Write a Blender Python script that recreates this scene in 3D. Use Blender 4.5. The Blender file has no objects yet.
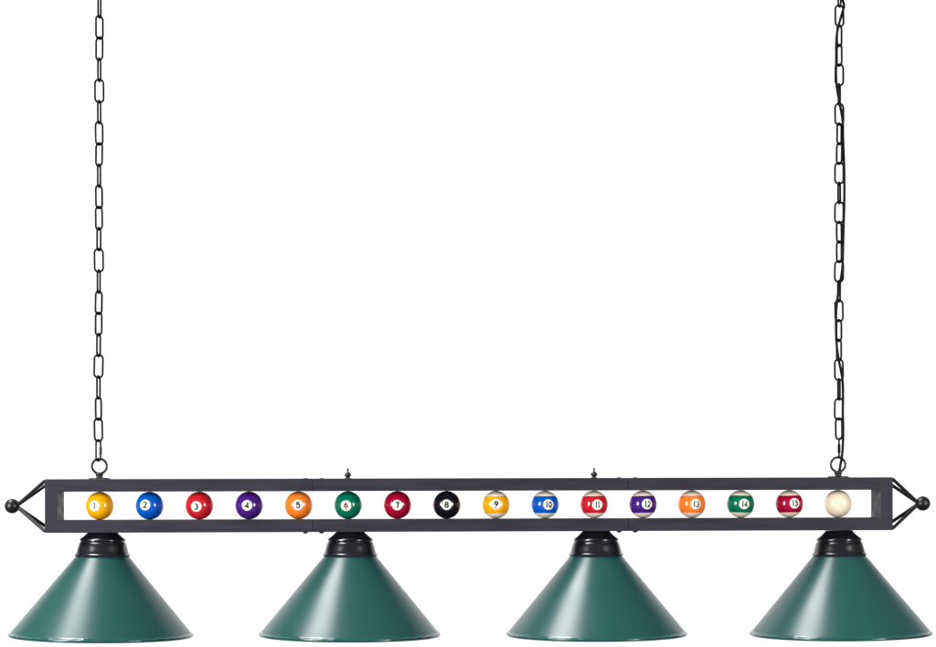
import bpy, bmesh, math, random
from math import sin, cos, pi, radians, sqrt
from mathutils import Vector, Matrix, Euler

random.seed(7)
scene = bpy.context.scene
COL = scene.collection
S = 0.00162            # metres per drawing unit (one unit = 1.62 mm)
DIST = 1950.0          # camera distance in units
HORIZON = 493.0        # drawing row at the camera's height
Z0 = 1.5               # metres, height of that row

# ------------------------------------------------------------------ helpers
def link(o):
    COL.objects.link(o)
    return o

def tag(o, label, cat, group=None, kind=None):
    o['label'] = label
    o['category'] = cat
    if group: o['group'] = group
    if kind: o['kind'] = kind
    return o

def empty(name, mat=None):
    o = bpy.data.objects.new(name, None)
    o.empty_display_size = 0.02
    if mat is not None: o.matrix_world = mat
    return link(o)

def build(name, bm, mat, parent=None, sharp=35.0, local=None):
    """turn a bmesh drawn in units into ONE mesh object in metres"""
    bmesh.ops.recalc_face_normals(bm, faces=bm.faces[:])
    bm.transform(Matrix.Scale(S, 4))
    me = bpy.data.meshes.new(name)
    bm.to_mesh(me); bm.free()
    me.polygons.foreach_set('use_smooth', [True] * len(me.polygons))
    if sharp is not None:
        me.set_sharp_from_angle(angle=radians(sharp))
    me.materials.append(mat)
    o = bpy.data.objects.new(name, me)
    link(o)
    if parent: o.parent = parent
    if local is not None: o.matrix_local = local
    return o

def copy_child(src, parent, local=None):
    o = src.copy(); link(o); o.parent = parent
    if local is not None: o.matrix_local = local
    for ch in [c for c in bpy.data.objects if c.parent == src]:
        k = ch.copy(); link(k); k.parent = o
    return o

def loc(x, y, z, rot=None):
    m = Matrix.Translation((x * S, y * S, z * S))
    return m @ rot if rot is not None else m

def lathe(bm, prof, n=96, axis='Z', closed=False, wave=None):
    """prof: list of (r, z). poles where r == 0"""
    rings = []
    for i, (r, z) in enumerate(prof):
        if r <= 1e-6:
            rings.append([bm.verts.new((0, 0, z))])
        else:
            ring = []
            for k in range(n):
                a = 2 * pi * k / n
                rr, zz = r, z
                if wave: rr, zz = wave(i, a, r, z)
                ring.append(bm.verts.new((rr * cos(a), rr * sin(a), zz)))
            rings.append(ring)
    pairs = list(zip(rings, rings[1:]))
    if closed: pairs.append((rings[-1], rings[0]))
    for A, B in pairs:
        for k in range(n):
            j = (k + 1) % n
            if len(A) == 1 and len(B) == 1: continue
            if len(A) == 1: bm.faces.new((A[0], B[k], B[j]))
            elif len(B) == 1: bm.faces.new((A[k], A[j], B[0]))
            else: bm.faces.new((A[k], A[j], B[j], B[k]))

def tube(bm, pts, r, n=10, closed=False, caps=True, rad=None):
    pts = [Vector(p) for p in pts]
    m = len(pts)
    rings = []
    prev = None
    for i, p in enumerate(pts):
        if closed:
            t = (pts[(i + 1) % m] - pts[i - 1]).normalized()
        else:
            t = (pts[min(i + 1, m - 1)] - pts[max(i - 1, 0)]).normalized()
        if prev is None:
            ref = Vector((0, 1, 0)) if abs(t.y) < 0.9 else Vector((1, 0, 0))
            u = (ref - t * ref.dot(t)).normalized()
        else:
            u = (prev - t * prev.dot(t)).normalized()
        prev = u
        v = t.cross(u)
        rr = rad(i) if rad else r
        rings.append([bm.verts.new(p + (u * cos(2*pi*k/n) + v * sin(2*pi*k/n)) * rr) for k in range(n)])
    prs = list(zip(rings, rings[1:]))
    if closed: prs.append((rings[-1], rings[0]))
    for A, B in prs:
        for k in range(n):
            j = (k + 1) % n
            bm.faces.new((A[k], A[j], B[j], B[k]))
    if not closed and caps:
        bm.faces.new(rings[0][::-1]); bm.faces.new(rings[-1])

def rounded_box(bm, x0, x1, y0, y1, z0, z1, bev=0.5, segs=2):
    r = bmesh.ops.create_cube(bm, size=1)
    vs = r['verts']
    for v in vs:
        v.co = ((x0 + x1) / 2 + v.co.x * (x1 - x0), (y0 + y1) / 2 + v.co.y * (y1 - y0), (z0 + z1) / 2 + v.co.z * (z1 - z0))
    if bev:
        es = {e for v in vs for e in v.link_edges}
        bmesh.ops.bevel(bm, geom=list(es), offset=bev, segments=segs, affect='EDGES', profile=0.5)

def extrude_outline(bm, outline, y0, y1, bev=0.5):
    """outline: XZ polygon; extruded in depth, bevelled"""
    vs = [bm.verts.new((x, y0, z)) for x, z in outline]
    f = bm.faces.new(vs)
    ext = bmesh.ops.extrude_face_region(bm, geom=[f])
    nv = [g for g in ext['geom'] if isinstance(g, bmesh.types.BMVert)]
    for v in nv: v.co.y = y1
    bmesh.ops.bevel(bm, geom=bm.edges[:], offset=bev, segments=2, affect='EDGES', profile=0.5)

def catmull(P, n=8):
    P = [Vector(p) for p in P]
    out = []
    for i in range(len(P) - 1):
        p0 = P[max(i - 1, 0)]; p1 = P[i]; p2 = P[i + 1]; p3 = P[min(i + 2, len(P) - 1)]
        for k in range(n):
            t = k / n
            out.append(0.5 * ((2*p1) + (p2 - p0)*t + (2*p0 - 5*p1 + 4*p2 - p3)*t*t + (-p0 + 3*p1 - 3*p2 + p3)*t**3))
    out.append(P[-1])
    return out

# ------------------------------------------------------------------ materials
def srgb(r, g, b):
    f = lambda c: (c / 255 / 12.92) if c <= 10 else ((c / 255 + 0.055) / 1.055) ** 2.4
    return (f(r), f(g), f(b), 1)

class NT:
    def __init__(self, name):
        self.m = bpy.data.materials.new(name); self.m.use_nodes = True
        self.t = self.m.node_tree
        self.b = self.t.nodes['Principled BSDF']
    def n(self, typ, **kw):
        x = self.t.nodes.new(typ)
        for k, v in kw.items():
            if hasattr(x, k): setattr(x, k, v)
        return x
    def l(self, a, b): self.t.links.new(a, b)
    def set(self, **kw):
        for k, v in kw.items(): self.b.inputs[k.replace('_', ' ')].default_value = v

def noise_detail(nt, base, vary, scale, stretch=(1, 1, 1), rough=(0.35, 0.45), bump=0.0, bump_scale=900, detail=4):
    tc = nt.n('ShaderNodeTexCoord'); mp = nt.n('ShaderNodeMapping')
    mp.inputs['Scale'].default_value = stretch
    nt.l(tc.outputs['Object'], mp.inputs['Vector'])
    nz = nt.n('ShaderNodeTexNoise'); nz.inputs['Scale'].default_value = scale; nz.inputs['Detail'].default_value = detail
    nt.l(mp.outputs['Vector'], nz.inputs['Vector'])
    mx = nt.n('ShaderNodeMix', data_type='RGBA')
    mx.inputs[6].default_value = base; mx.inputs[7].default_value = vary
    nt.l(nz.outputs['Fac'], mx.inputs[0])
    nt.l(mx.outputs[2], nt.b.inputs['Base Color'])
    mr = nt.n('ShaderNodeMapRange')
    mr.inputs['From Min'].default_value = 0.3; mr.inputs['From Max'].default_value = 0.7
    mr.inputs['To Min'].default_value = rough[0]; mr.inputs['To Max'].default_value = rough[1]
    nt.l(nz.outputs['Fac'], mr.inputs['Value']); nt.l(mr.outputs['Result'], nt.b.inputs['Roughness'])
    if bump:
        n2 = nt.n('ShaderNodeTexNoise'); n2.inputs['Scale'].default_value = bump_scale; n2.inputs['Detail'].default_value = 2
        nt.l(tc.outputs['Object'], n2.inputs['Vector'])
        bp = nt.n('ShaderNodeBump'); bp.inputs['Strength'].default_value = bump; bp.inputs['Distance'].default_value = 0.0004
        nt.l(n2.outputs['Fac'], bp.inputs['Height']); nt.l(bp.outputs['Normal'], nt.b.inputs['Normal'])
    return nt.m

nt = NT('satin_black_frame_paint'); nt.set(Specular_IOR_Level=0.12)
FRAME = noise_detail(nt, (0.019, 0.0175, 0.0245, 1), (0.044, 0.041, 0.053, 1), 60, (0.22, 1, 1.6), (0.36, 0.62), 0.25, 700)
nt = NT('gloss_black_metal'); nt.set(Specular_IOR_Level=0.45)
BLACK = noise_detail(nt, (0.004, 0.004, 0.0055, 1), (0.008, 0.0075, 0.010, 1), 60, (1, 1, 1), (0.34, 0.42), 0.05, 500)
nt = NT('socket_cup_black_lacquer'); nt.set(Specular_IOR_Level=0.6)
CUP = noise_detail(nt, (0.006, 0.0055, 0.008, 1), (0.010, 0.009, 0.013, 1), 60, (1, 1, 1), (0.20, 0.26), 0.03, 500)
nt = NT('chain_black_metal'); nt.set(Specular_IOR_Level=0.10)
CHAIN = noise_detail(nt, (0.002, 0.002, 0.0028, 1), (0.005, 0.0045, 0.007, 1), 200, (1, 1, 1), (0.30, 0.42), 0.1, 900)
nt = NT('black_cord_jacket'); nt.set(Specular_IOR_Level=0.10)
CORD = noise_detail(nt, (0.002, 0.002, 0.0028, 1), (0.005, 0.0045, 0.007, 1), 200, (1, 1, 0.2), (0.42, 0.5))
nt = NT('steel_thread')
STEEL = noise_detail(nt, (0.22, 0.22, 0.23, 1), (0.35, 0.35, 0.36, 1), 300, (1, 1, 1), (0.3, 0.4))
nt.set(Metallic=1.0)
nt = NT('green_enamel')
GREEN = noise_detail(nt, (0.0115, 0.060, 0.055, 1), (0.0140, 0.069, 0.062, 1), 14, (1, 1, 1), (0.28, 0.33), 0.02, 260)
nt.set(Specular_IOR_Level=0.30)
nt = NT('green_enamel_rim')
RIM = noise_detail(nt, (0.0125, 0.066, 0.060, 1), (0.015, 0.076, 0.067, 1), 14, (1, 1, 1), (0.16, 0.22))
nt = NT('white_shade_lining')
LINING = noise_detail(nt, (0.74, 0.74, 0.72, 1), (0.8, 0.8, 0.78, 1), 30, (1, 1, 1), (0.4, 0.5))

CREAM = srgb(246, 232, 212)
def ball_material(name, color, stripe):
    nt = NT(name)
    tc = nt.n('ShaderNodeTexCoord')
    nz = nt.n('ShaderNodeTexNoise'); nz.inputs['Scale'].default_value = 120; nz.inputs['Detail'].default_value = 3
    nt.l(tc.outputs['Object'], nz.inputs['Vector'])
    def mottled(c):
        mx = nt.n('ShaderNodeMix', data_type='RGBA')
        mx.inputs[6].default_value = (c[0]*0.93, c[1]*0.93, c[2]*0.93, 1)
        mx.inputs[7].default_value = (min(1, c[0]*1.07), min(1, c[1]*1.07), min(1, c[2]*1.07), 1)
        nt.l(nz.outputs['Fac'], mx.inputs[0]); return mx.outputs[2]
    out = mottled(color)
    if stripe:
        sp = nt.n('ShaderNodeSeparateXYZ'); nt.l(tc.outputs['Object'], sp.inputs[0])
        ab = nt.n('ShaderNodeMath', operation='ABSOLUTE'); nt.l(sp.outputs['Z'], ab.inputs[0])
        wob = nt.n('ShaderNodeMath', operation='MULTIPLY_ADD')
        wob.inputs[1].default_value = 0.0006; wob.inputs[2].default_value = BALL_R * S * 0.60
        nt.l(nz.outputs['Fac'], wob.inputs[0])
        lt = nt.n('ShaderNodeMath', operation='LESS_THAN')
        nt.l(ab.outputs[0], lt.inputs[0]); nt.l(wob.outputs[0], lt.inputs[1])
        mx = nt.n('ShaderNodeMix', data_type='RGBA')
        nt.l(lt.outputs[0], mx.inputs[0]); nt.l(mottled(CREAM), mx.inputs[6]); nt.l(out, mx.inputs[7])
        out = mx.outputs[2]
    nt.l(out, nt.b.inputs['Base Color'])
    nt.set(Roughness=0.14, IOR=1.55)
    return nt.m
nt = NT('ivory_number_disc')
DISC = noise_detail(nt, srgb(246, 240, 228), srgb(250, 246, 238), 150, (1, 1, 1), (0.10, 0.14))
def ink(name, c):
    nt = NT(name); nt.set(Specular_IOR_Level=0.15); return noise_detail(nt, c, (c[0]*1.3, c[1]*1.3, c[2]*1.3, 1), 300, (1, 1, 1), (0.5, 0.6))
INK = ink('black_numeral_ink', (0.012, 0.012, 0.014, 1))
INK_RED = ink('red_numeral_ink', (0.13, 0.008, 0.010, 1))

# ------------------------------------------------------------------ the fixture
DEPTH = 20.5           # half depth of the frame bars
HL, HH = 420.0, 26.5   # half length and half height of the frame
GAP = 13.9             # half height of the opening
STILE = 12.1
BALL_R = 13.85
JOINT_L, JOINT_R = -157.2, 155.2
YAW, ROLL = radians(2.1), radians(0.15)

FIX = Matrix.Translation((3.4 * S, 0, Z0 + (HORIZON - 504.8) * S)) @ Matrix.Rotation(YAW, 4, 'Z') @ Matrix.Rotation(-ROLL, 4, 'Y')
def in_fix(x, y, z):
    return FIX @ Matrix.Translation((x * S, y * S, z * S))

light = empty('pool_table_light', FIX)
tag(light, 'long black bar pool table light with four green cone metal shades', 'pool table light')

# frame: two C-shaped end sections and two middle rails, butted at the joints
def end_section(side):
    bm = bmesh.new()
    j = (JOINT_L if side < 0 else JOINT_R) + side * 0.16
    e = side * HL
    i = side * (HL - STILE)
    out = [(j, HH), (e, HH), (e, -HH), (j, -HH), (j, -GAP), (i, -GAP), (i, GAP), (j, GAP)]
    extrude_outline(bm, out, -DEPTH, DEPTH, 0.6)
    return build('end_section', bm, FRAME, light, 20)
end_section(-1); end_section(1)
for s in (1, -1):
    bm = bmesh.new()
    lo, hi = sorted((s * GAP, s * HH))
    rounded_box(bm, JOINT_L + 0.16, JOINT_R - 0.16, -DEPTH, DEPTH, lo, hi, 0.6)
    build('middle_rail', bm, FRAME, light, 20)

# bolts of the splice plates on both sides of each joint
bm = bmesh.new()
lathe(bm, [(0, 1.7), (1.2, 1.6), (2.1, 1.1), (2.6, 0.2), (2.6, -0.6), (0, -0.6)], 20)
bolt0 = None
for jx in (JOINT_L, JOINT_R):
    for dx in (-8, 8):
        for s in (1, -1):
            m = loc(jx + dx, -9, s * (HH if s < 0 else HH - 0.9), Matrix.Rotation(0 if s > 0 else pi, 4, 'X'))
            if bolt0 is None: bolt0 = build('bolt', bm, BLACK, light, 40, m)
            else: copy_child(bolt0, light, m)

# pyramid ends: a ball carried by four rods from the frame corners
for s in (-1, 1):
    bm = bmesh.new()
    bmesh.ops.create_uvsphere(bm, u_segments=40, v_segments=24, radius=7.4)
    # little collar where the rods meet the ball
    bmesh.ops.rotate(bm, verts=bm.verts, cent=(0, 0, 0), matrix=Matrix.Rotation(pi / 2, 3, 'Y'))
    bx = s * (HL + 35.6)
    ball = build('end_ball', bm, BLACK, light, None, loc(bx, 0, 0))
    for sy in (-1, 1):
        for sz in (-1, 1):
            bm = bmesh.new()
            a = Vector((-s * 5.2, sy * 0.9, sz * 0.9))
            b = Vector((-s * 35.2, sy * (DEPTH - 2.2), sz * (HH - 2.0)))
            tube(bm, [a, b], 1.75, 12)
            build('rod', bm, BLACK, ball, 40)

# small finial nuts on the top rail over the two inner lamps
fin0 = None
for fx in (-123.3, 123.1):
    if fin0 is None:
        bm = bmesh.new()
        lathe(bm, [(0, 10.4), (0.7, 10.2), (1.15, 9.4), (1.0, 8.4), (0.75, 7.6), (1.1, 6.6), (2.2, 5.7), (3.3, 4.4), (3.4, 3.2), (2.8, 2.2),
                   (1.8, 1.5), (1.9, 1.1), (3.0, 0.8), (3.0, -0.5), (0, -0.5)], 28)
        fin0 = build('finial', bm, BLACK, light, 40, loc(fx, 0, HH))
    else: copy_child(fin0, light, loc(fx, 0, HH))

# eye bolts carrying the frame
RING_R, RING_W = 7.3, 1.25
eye0 = None
for ex in (-369.6, 369.6):
    if eye0 is None:
        bm = bmesh.new()
        lathe(bm, [(0, 6.4), (3.2, 6.4), (3.9, 5.9), (4.0, 4.6), (3.7, 3.8), (3.2, 3.2), (3.2, 1.9), (4.2, 1.5), (9.8, 1.15), (10.6, 0.6), (10.6, -0.4), (0, -0.4)], 40)
        eye0 = build('eye_bolt', bm, BLACK, light, 30, loc(ex, 0, HH))
        bm = bmesh.new()
        c = Vector((0, 0, 6.2 + RING_R - 0.6))
        tube(bm, [c + Vector((RING_R * cos(a), 0, RING_R * sin(a))) for a in [2*pi*k/48 for k in range(48)]], RING_W, 12, closed=True)
        build('ring', bm, BLACK, eye0, None)
    else: copy_child(eye0, light, loc(ex, 0, HH))

# lamps: socket cup, cone shade with rolled rim
def cup_mesh():
    bm = bmesh.new()
    prof = [(0, 1.5), (13.2, 1.5), (14.9, -0.5), (16.0, -1.5), (17.0, -2.5), (18.2, -3.5), (19.6, -4.6), (21.0, -5.6), (22.2, -6.4), (22.6, -7.0),
            (22.6, -7.8), (22.1, -8.3), (21.9, -9.0), (22.1, -9.8), (22.9, -10.6), (23.5, -12.0), (24.1, -14.5), (24.9, -17.5), (25.6, -20.2), (26.3, -21.2),
            (27.0, -21.8), (27.3, -22.5), (27.1, -23.3), (26.2, -23.7), (25.2, -23.7), (24.4, -21.5), (20.6, -9.0), (0, -9.0)]
    lathe(bm, prof, 96)
    return bm
SH_TOP, SH_RIM = -23.2, -99.0
def shade_mesh():
    bm = bmesh.new()
    out = []
    r0, r1 = 25.6, 87.9
    n = 24
    for k in range(n + 1):
        t = k / n
        out.append((r0 + (r1 - r0) * t, SH_TOP + (SH_RIM - SH_TOP) * t))
    inn = [(r - 0.75, z - 0.55) for r, z in out][::-1]
    prof = [(14.0, SH_TOP - 0.1)] + out + inn + [(14.0, SH_TOP - 0.9)]
    lathe(bm, prof, 160, closed=True)
    return bm
def rim_mesh():
    bm = bmesh.new()
    z = SH_RIM
    prof = [(87.0, z + 0.5), (88.0, z + 0.1), (88.3, z - 0.6), (88.7, z - 1.0), (89.4, z - 1.0), (90.1, z - 1.3), (90.6, z - 2.0), (90.7, z - 2.8), (90.4, z - 3.6), (89.7, z - 4.2), (88.8, z - 4.3), (88.1, z - 3.7), (87.2, z - 1.5)]
    rnd = random.Random(3)
    ph = [(rnd.randint(14, 46), rnd.uniform(0, 6.28), rnd.uniform(0.04, 0.10)) for _ in range(6)] + [(31, 0.4, 0.12)]
    def wave(i, a, r, zz):
        w = sum(A * sin(n_ * a + p) for n_, p, A in ph)
        k = {3: 1.0, 4: 1.6, 5: 1.0, 6: 0.4}.get(i, 0.1)
        return r + w * 0.4 * k, zz + w * 1.0 * k
    lathe(bm, prof, 260, closed=True, wave=wave)
    return bm
cup0 = shade0 = None
for k, lx in enumerate((-367.2, -121.2, 125.2, 371.2)):
    lean = (k - 1.5) / 1.5 * radians(0.8)      # each lamp hangs a touch out of true
    m = loc(lx - 60 * sin(lean), 0, -HH - 0.7 * k, Matrix.Rotation(ROLL - lean, 4, 'Y'))
    if cup0 is None:
        cup0 = build('socket_cup', cup_mesh(), CUP, light, 25, m)
        shade0 = build('lamp_shade', shade_mesh(), GREEN, light, 40, m)
        # white lining inside the cone
        shade0.data.materials.append(LINING)
        for p in shade0.data.polygons:
            c = p.center
            if p.normal.z < -0.2: p.material_index = 1
        build('rim', rim_mesh(), RIM, shade0, 50)
    else:
        copy_child(cup0, light, m)
        copy_child(shade0, light, m @ Matrix.Rotation(0.9 * k, 4, 'Z'))

# ------------------------------------------------------------------ billiard balls
YEL, BLU, RED, PUR, ORA, GRE, MAR, BLK = (srgb(248, 172, 10), srgb(0, 88, 190), srgb(204, 30, 42), srgb(72, 28, 128),
                                          srgb(255, 128, 40), srgb(0, 112, 82), srgb(164, 4, 48), srgb(18, 18, 24))
KINDS = [('yellow', YEL), ('blue', BLU), ('red', RED), ('purple', PUR), ('orange', ORA), ('green', GRE), ('maroon', MAR), ('black', BLK)]
#       number: (disc offset x, disc offset y, roll in degrees)
OFF = {1: (-3.6, 0, 2), 2: (-3.0, -0.9, -3), 3: (-1.9, 1.0, 4), 4: (-1.0, -0.1, 3), 5: (0.1, -0.3, 2), 6: (-1.8, 0.6, 4), 7: (-0.2, 0, -4), 8: (-0.5, -0.2, 3),
       9: (-0.6, -0.5, 8), 10: (2.5, 0, 1), 11: (2.1, 0.3, 1), 12: (2.6, -0.3, 2), 13: (2.1, -0.1, 3), 14: (1.4, -0.1, 1), 15: (3.0, -0.7, 2)}
def sphere_bm(r, u=56, v=36):
    bm = bmesh.new(); bmesh.ops.create_uvsphere(bm, u_segments=u, v_segments=v, radius=r); return bm
def disc_bm(r_ball, r_disc):
    bm = bmesh.new()
    prof = []
    amax = math.asin(r_disc / r_ball)
    for k in range(9):
        a = amax * k / 8
        rr = r_ball * 1.0035
        prof.append((rr * sin(a), rr * cos(a)))
    prof.append((r_ball * 0.997 * sin(amax * 1.01), r_ball * 0.997 * cos(amax * 1.01)))
    prof[0] = (0, prof[0][1])
    lathe(bm, prof, 48)
    bm.transform(Matrix.Rotation(pi / 2, 4, 'X'))      # faces -Y
    return bm
def arc(cx, cy, rx, ry, a0, a1, n=18):
    return [(cx + rx * cos(radians(a0 + (a1 - a0) * k / n)), cy + ry * sin(radians(a0 + (a1 - a0) * k / n))) for k in range(n + 1)]
# strokes of each digit, drawn in a box 0.6 wide and 1 high; True marks a closed loop
DIGITS = {
    '0': [(arc(0, 0, 0.25, 0.43, 0, 345, 30), True)],
    '1': [([(-0.09, 0.33), (0.03, 0.44), (0.03, -0.5)], False)],
    '2': [(arc(0, 0.2, 0.25, 0.24, 165, -35, 18) + [(-0.26, -0.43), (0.30, -0.43)], False)],
    '3': [(arc(-0.02, 0.215, 0.23, 0.22, 150, -85, 18), False), (arc(-0.02, -0.2, 0.26, 0.24, 88, -155, 20), False)],
    '4': [([(0.13, -0.5), (0.13, 0.44), (-0.29, -0.2), (0.32, -0.2)], False)],
    '5': [([(0.25, 0.43), (-0.19, 0.43), (-0.22, 0.03)] + arc(-0.02, -0.14, 0.27, 0.29, 130, -150, 24), False)],
    '6': [(arc(0.12, -0.12, 0.36, 0.56, 95, 175, 12) + arc(0, -0.18, 0.25, 0.25, 182, 535, 30), False)],
    '7': [([(-0.26, 0.43), (0.26, 0.43), (-0.08, -0.5)], False)],
    '8': [(arc(0, 0.215, 0.20, 0.215, -90, 255, 28), True), (arc(0, -0.215, 0.25, 0.225, 90, 435, 28), True)],
}
DIGITS['9'] = [([(-x, -y) for x, y in p], c) for p, c in DIGITS['6']]
def ribbon(bm, pts, half, closed, lift):
    m = len(pts)
    P = [Vector((x, y)) for x, y in pts]
    L, Rr = [], []
    for i, p in enumerate(P):
        pa = P[i - 1] if (i or closed) else None
        pb = P[(i + 1) % m] if (i < m - 1 or closed) else None
        d1 = (p - pa).normalized() if pa is not None else (pb - p).normalized()
        d2 = (pb - p).normalized() if pb is not None else d1
        t = (d1 + d2).normalized()
        nrm = Vector((-t.y, t.x))
        k = half / max(0.45, nrm.dot(Vector((-d1.y, d1.x))))
        L.append(bm.verts.new((p.x + nrm.x * k, p.y + nrm.y * k, lift)))
        Rr.append(bm.verts.new((p.x - nrm.x * k, p.y - nrm.y * k, lift)))
    for i in range(m if closed else m - 1):
        j = (i + 1) % m
        bm.faces.new((L[i], L[j], Rr[j], Rr[i]))
def numeral_bm(txt, r_ball, height, width, underline):
    """width: width of one digit; strokes laid onto the ball's surface"""
    bm = bmesh.new()
    half = 0.74 if len(txt) == 1 else 0.68
    adv = 1.02 * width
    if txt == '11': adv *= 0.78
    lift = 0.0
    for q, ch in enumerate(txt):
        cx = (q - (len(txt) - 1) / 2) * adv
        for pts, closed in DIGITS[ch]:
            ribbon(bm, [(cx + x / 0.6 * (width - 2 * half * 0.6), y * (height - 1.2 * half) + (0.6 if underline else 0)) for x, y in pts], half, closed, lift)
            lift += 0.012
    if underline:
        ribbon(bm, [(-1.35, -height / 2 - 0.55), (1.35, -height / 2 - 0.55)], 0.40, False, lift)
    bmesh.ops.triangulate(bm, faces=bm.faces[:])
    for _ in range(4):
        es = [e for e in bm.edges if e.calc_length() > 0.8]
        if not es: break
        bmesh.ops.subdivide_edges(bm, edges=es, cuts=1)
        bmesh.ops.triangulate(bm, faces=bm.faces[:])
    for v in bm.verts:
        x, y = v.co.x, v.co.y
        R = r_ball * 1.006 + v.co.z
        v.co = (x, -sqrt(R * R - x * x - y * y), y)
    return bm
ball_mesh = None
for n in range(1, 17):
    bx = -369.3 + (n - 1) * 49.24
    if n <= 15:
        nm, colr = KINDS[(n - 1) % 8]
        stripe = n > 8
        mat = ball_material(nm + ('_striped_ball_resin' if stripe else '_ball_resin'), colr, stripe)
        ox, oy, rl = OFF[n]
    else:
        mat = ball_material('cue_ball_resin', srgb(244, 226, 200), False)
        ox, oy, rl = 0, 0, 0
    M = in_fix(bx, 0, 0)
    if ball_mesh is None:
        b = build('billiard_ball', sphere_bm(BALL_R), mat, None, None); ball_mesh = b.data
    else:
        me = ball_mesh.copy(); me.materials.clear(); me.materials.append(mat)
        b = bpy.data.objects.new('billiard_ball', me); link(b)
    b.matrix_world = M @ Matrix.Rotation(math.asin(ox / BALL_R), 4, 'Z') @ Matrix.Rotation(radians(random.uniform(-1.5, 1.5)), 4, 'Y')
    if n <= 15:
        tag(b, ('cream billiard ball with a %s stripe and the number %d' if stripe else 'solid %s billiard ball with the number %d') % (nm, n), 'billiard ball',
            'billiard balls set in a row inside the black frame')
        local = Matrix.Rotation(math.asin(oy / BALL_R), 4, 'X') @ Matrix.Rotation(radians(rl), 4, 'Y')
        d = build('number_disc', disc_bm(BALL_R, 5.25), DISC, b, None, local)
        h = 6.6 if n not in (6, 9) else 5.8
        if n > 9: h = 6.6
        build('numeral', numeral_bm(str(n), BALL_R, h, 4.6 if n < 10 else 3.4, n in (6, 9)), INK_RED if n == 6 else INK, d, None)
    else:
        tag(b, 'plain cream cue ball without a number at the end of the row', 'billiard ball', 'billiard balls set in a row inside the black frame')

# ------------------------------------------------------------------ chains
def spot(px, py, Y):
    """world position in units of a point seen at (px, py) lying Y units behind the fixture's middle"""
    k = (DIST + Y) / DIST
    return Vector(((px - 468) * k, Y, (HORIZON - py) * k))
def WORLD(v, rot=None):
    m = Matrix.Translation((v.x * S, v.y * S, Z0 + v.z * S))
    return m @ rot if rot is not None else m
WIRE = 1.10
def link_bm(length, width, wire, seg=10):
    hw = (width - 2 * wire) / 2
    hl = (length - 2 * wire) / 2
    r = hw * 0.98
    pts = []
    for k in range(seg + 1):
        a = pi * k / seg
        pts.append((r * cos(a), 0, hl - r + r * sin(a)))
    for k in range(seg + 1):
        a = pi + pi * k / seg
        pts.append((r * cos(a), 0, -(hl - r) + r * sin(a)))
    bm = bmesh.new()
    tube(bm, pts, wire, 10, closed=True)
    return bm
def quick_link(parent, length, width, local, sleeve_side):
    q = build('quick_link', link_bm(length, width, 0.95), CHAIN, parent, None, local)
    bm = bmesh.new()
    prof = [(0, 4.4), (1.3, 4.4), (1.55, 4.1)]
    for k in range(12):
        z = 3.9 - k * 0.65
        prof += [(1.6, z), (1.42, z - 0.32)]
    prof += [(1.55, -4.1), (1.3, -4.4), (0, -4.4)]
    lathe(bm, prof, 18)
    s = build('sleeve', bm, STEEL if sleeve_side > 0 else CHAIN, q, 30)
    s.matrix_local = Matrix.Translation((sleeve_side * ((width - 1.9) / 2) * S, 0, -0.5 * S))
    return q

def chain(label, x_of, Y, tops, pitch, angles, y_ring_top, jitter):
    """tops: drawing row of the upper end of the first drawn link; runs a little past the top of the photo"""
    base = spot(x_of(y_ring_top), y_ring_top, Y)
    face = math.degrees(math.atan2(-base.x, DIST + Y))
    root = empty('chain', WORLD(base))
    tag(root, label, 'chain', 'chains the light hangs from')
    length = pitch + 3.6 * WIRE
    proto = None
    r = random.Random(jitter)
    for i, a in enumerate(angles):
        y = tops + i * pitch + length / 2 - 1.8 * WIRE
        p = spot(x_of(y), y, Y) - base
        rot = Matrix.Rotation(radians(a + face + r.uniform(-4, 4)), 4, 'Z') @ Matrix.Rotation(radians(r.uniform(-1.2, 1.2)), 4, 'Y')
        m = Matrix.Translation(p * S) @ rot
        if proto is None: proto = build('link', link_bm(length, 10.7, WIRE), CHAIN, root, None, m)
        else: copy_child(proto, root, m)
    return root, base

# left chain: upper ends at 16 + 21.5 k
YL = -369.6 * sin(YAW)
xl = lambda y: 99.5 - 1.2 * min(1, max(0, y / 460))
angL = [70, -10, 70, 40, -44, 68, 2, 70, 38, -42, 69, 40, -42, 70, 0, 68, 44, -44, 70, 4, 66, -48, 28]
NL = len(angL)
topL = 440.4 - NL * 21.18
rootL, baseL = chain('bare black link chain hanging above the yellow number 1 ball', xl, YL, topL, 21.18, angL, 458.5, 5)
q = quick_link(rootL, 23.0, 8.6, Matrix.Translation((spot(98.3, 450.4, YL) - baseL) * S) @ Matrix.Rotation(radians(58), 4, 'Z'), 1)

# right chain: shorter links, cord woven through
YR = 369.6 * sin(YAW)
xr = lambda y: 839.4 - 0.6 * min(1, max(0, y / 460))
angR = [74, 10, 76, 14, 58, -52, 20, 76, 12, 60, -54, 8, 78, 6, 56, -54, 10, 76, 22, 56, -54, 12, 76, 12, -40]
NR = len(angR)
topR = 438.6 - NR * 19.66
rootR, baseR = chain('black link chain with a power cord woven through, above the plain cream cue ball', xr, YR, topR, 19.66, angR, 456.0, 9)
q = quick_link(rootR, 21.6, 8.6, Matrix.Translation((spot(839.0, 448.2, YR) - baseR) * S) @ Matrix.Rotation(radians(80), 4, 'Z'), -1)

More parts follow.
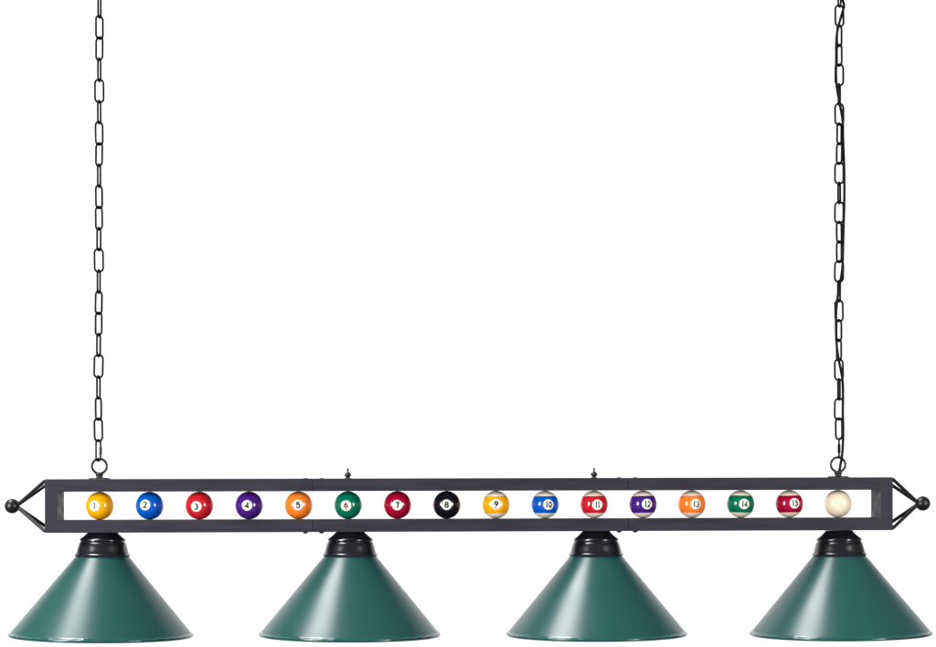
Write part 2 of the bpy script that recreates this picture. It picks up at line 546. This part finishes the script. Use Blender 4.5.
# power cord
pts = [(843, -60, 3), (839, -36, -3), (838, -18, -2), (841, -4, 2.6), (844, 5, 2.2), (841.5, 15, -0.5), (838.2, 27, -3.2), (836.4, 40, -2.6), (836.2, 60, -1.5), (836.0, 76, -1.0), (837.0, 88, -2.6),
       (839.3, 102, -3.2), (841.5, 113, 0.2), (842.8, 123, 2.4), (843.0, 135, 1.8), (843.6, 152, -0.5), (844.2, 170, -1.4), (844.4, 188, -1.6), (844.2, 206, -1.4), (843.7, 224, -0.8),
       (843.2, 242, 0.8), (842.8, 258, 2.0), (842.0, 271, 1.2), (839.8, 284, -2.4), (837.6, 297, -3.0), (836.2, 312, -1.8), (836.0, 330, -1.2), (836.8, 346, -2.2), (838.6, 359, -2.6),
       (840.8, 370, -0.2), (842.6, 381, 2.2), (843.0, 396, -1.8), (842.8, 412, -1.4), (843.2, 430, -1.2), (842.8, 446, -2.4), (841.8, 457, -2.0), (840.4, 465, 0.0), (839.2, 472, 0.6)]
P = [spot(x, y, YR + d) for x, y, d in pts]
o = P[-1].copy()
bm = bmesh.new()
tube(bm, catmull([p - o for p in P], 8), 1.36, 12)
cord = build('power_cord', bm, CORD, None, None)
cord.matrix_world = WORLD(o)
tag(cord, 'thin black power cord threaded down through the links of one hanging chain to the frame', 'power cord')

# ------------------------------------------------------------------ backdrop
nt = NT('white_studio_paper')
PAPER = noise_detail(nt, (0.88, 0.88, 0.88, 1), (0.90, 0.90, 0.90, 1), 6, (1, 1, 1), (0.85, 0.95))
bm = bmesh.new()
W, BACK = 5.2 / S, 4.0 / S
rounded_box(bm, -W, W, BACK, BACK + 6, -2.6 / S, 4.4 / S, 0)
bd = build('backdrop', bm, PAPER, None, 30)
bd.location = (0, 0, Z0)
tag(bd, 'plain bright white studio backdrop filling everything behind the light', 'backdrop', None, 'structure')

# ------------------------------------------------------------------ lamps and world
def area(name, pos, target, sx, sy, power, color=(1, 1, 1)):
    L = bpy.data.lights.new(name, 'AREA'); L.shape = 'RECTANGLE'; L.size = sx; L.size_y = sy; L.energy = power; L.color = color
    o = bpy.data.objects.new(name, L); link(o)
    p = Vector(pos); o.location = p
    o.rotation_euler = (Vector(target) - p).to_track_quat('-Z', 'Y').to_euler()
    o['kind'] = 'helper'
    return o
CEN = Vector((0, 0, Z0))
area('softbox_key', CEN + Vector((-2.5, -2.3, 0.34)), CEN, 0.75, 1.35, 135)
area('softbox_fill', CEN + Vector((2.5, -2.3, 0.34)), CEN, 0.62, 1.15, 74)
area('overhead_softbox', CEN + Vector((-2.75, -0.25, 5.6)), CEN, 2.5, 2.0, 540)
for sx in (-1, 1):
    area('backdrop_lamp', (sx * 2.5, 1.2, Z0 + 0.8), (sx * 2.5, 4.0, Z0 + 0.8), 1.6, 4.0, 42 if sx < 0 else 60)

w = bpy.data.worlds.new('World'); scene.world = w; w.use_nodes = True
bg = w.node_tree.nodes['Background']
bg.inputs['Color'].default_value = (0.96, 0.98, 1.0, 1); bg.inputs['Strength'].default_value = 0.18

# ------------------------------------------------------------------ camera
cam = bpy.data.cameras.new('camera'); co = bpy.data.objects.new('camera', cam); link(co)
co.location = (0, -DIST * S, Z0); co.rotation_euler = (pi / 2, 0, 0)
cam.sensor_width = 36; cam.lens = 36 * DIST / 936
cam.shift_y = (HORIZON - 323.5) / 936
cam.clip_start = 0.05; cam.clip_end = 100
scene.camera = co
scene.view_settings.view_transform = 'Standard'
scene.view_settings.look = 'None'
scene.view_settings.exposure = 0
scene.view_settings.gamma = 1
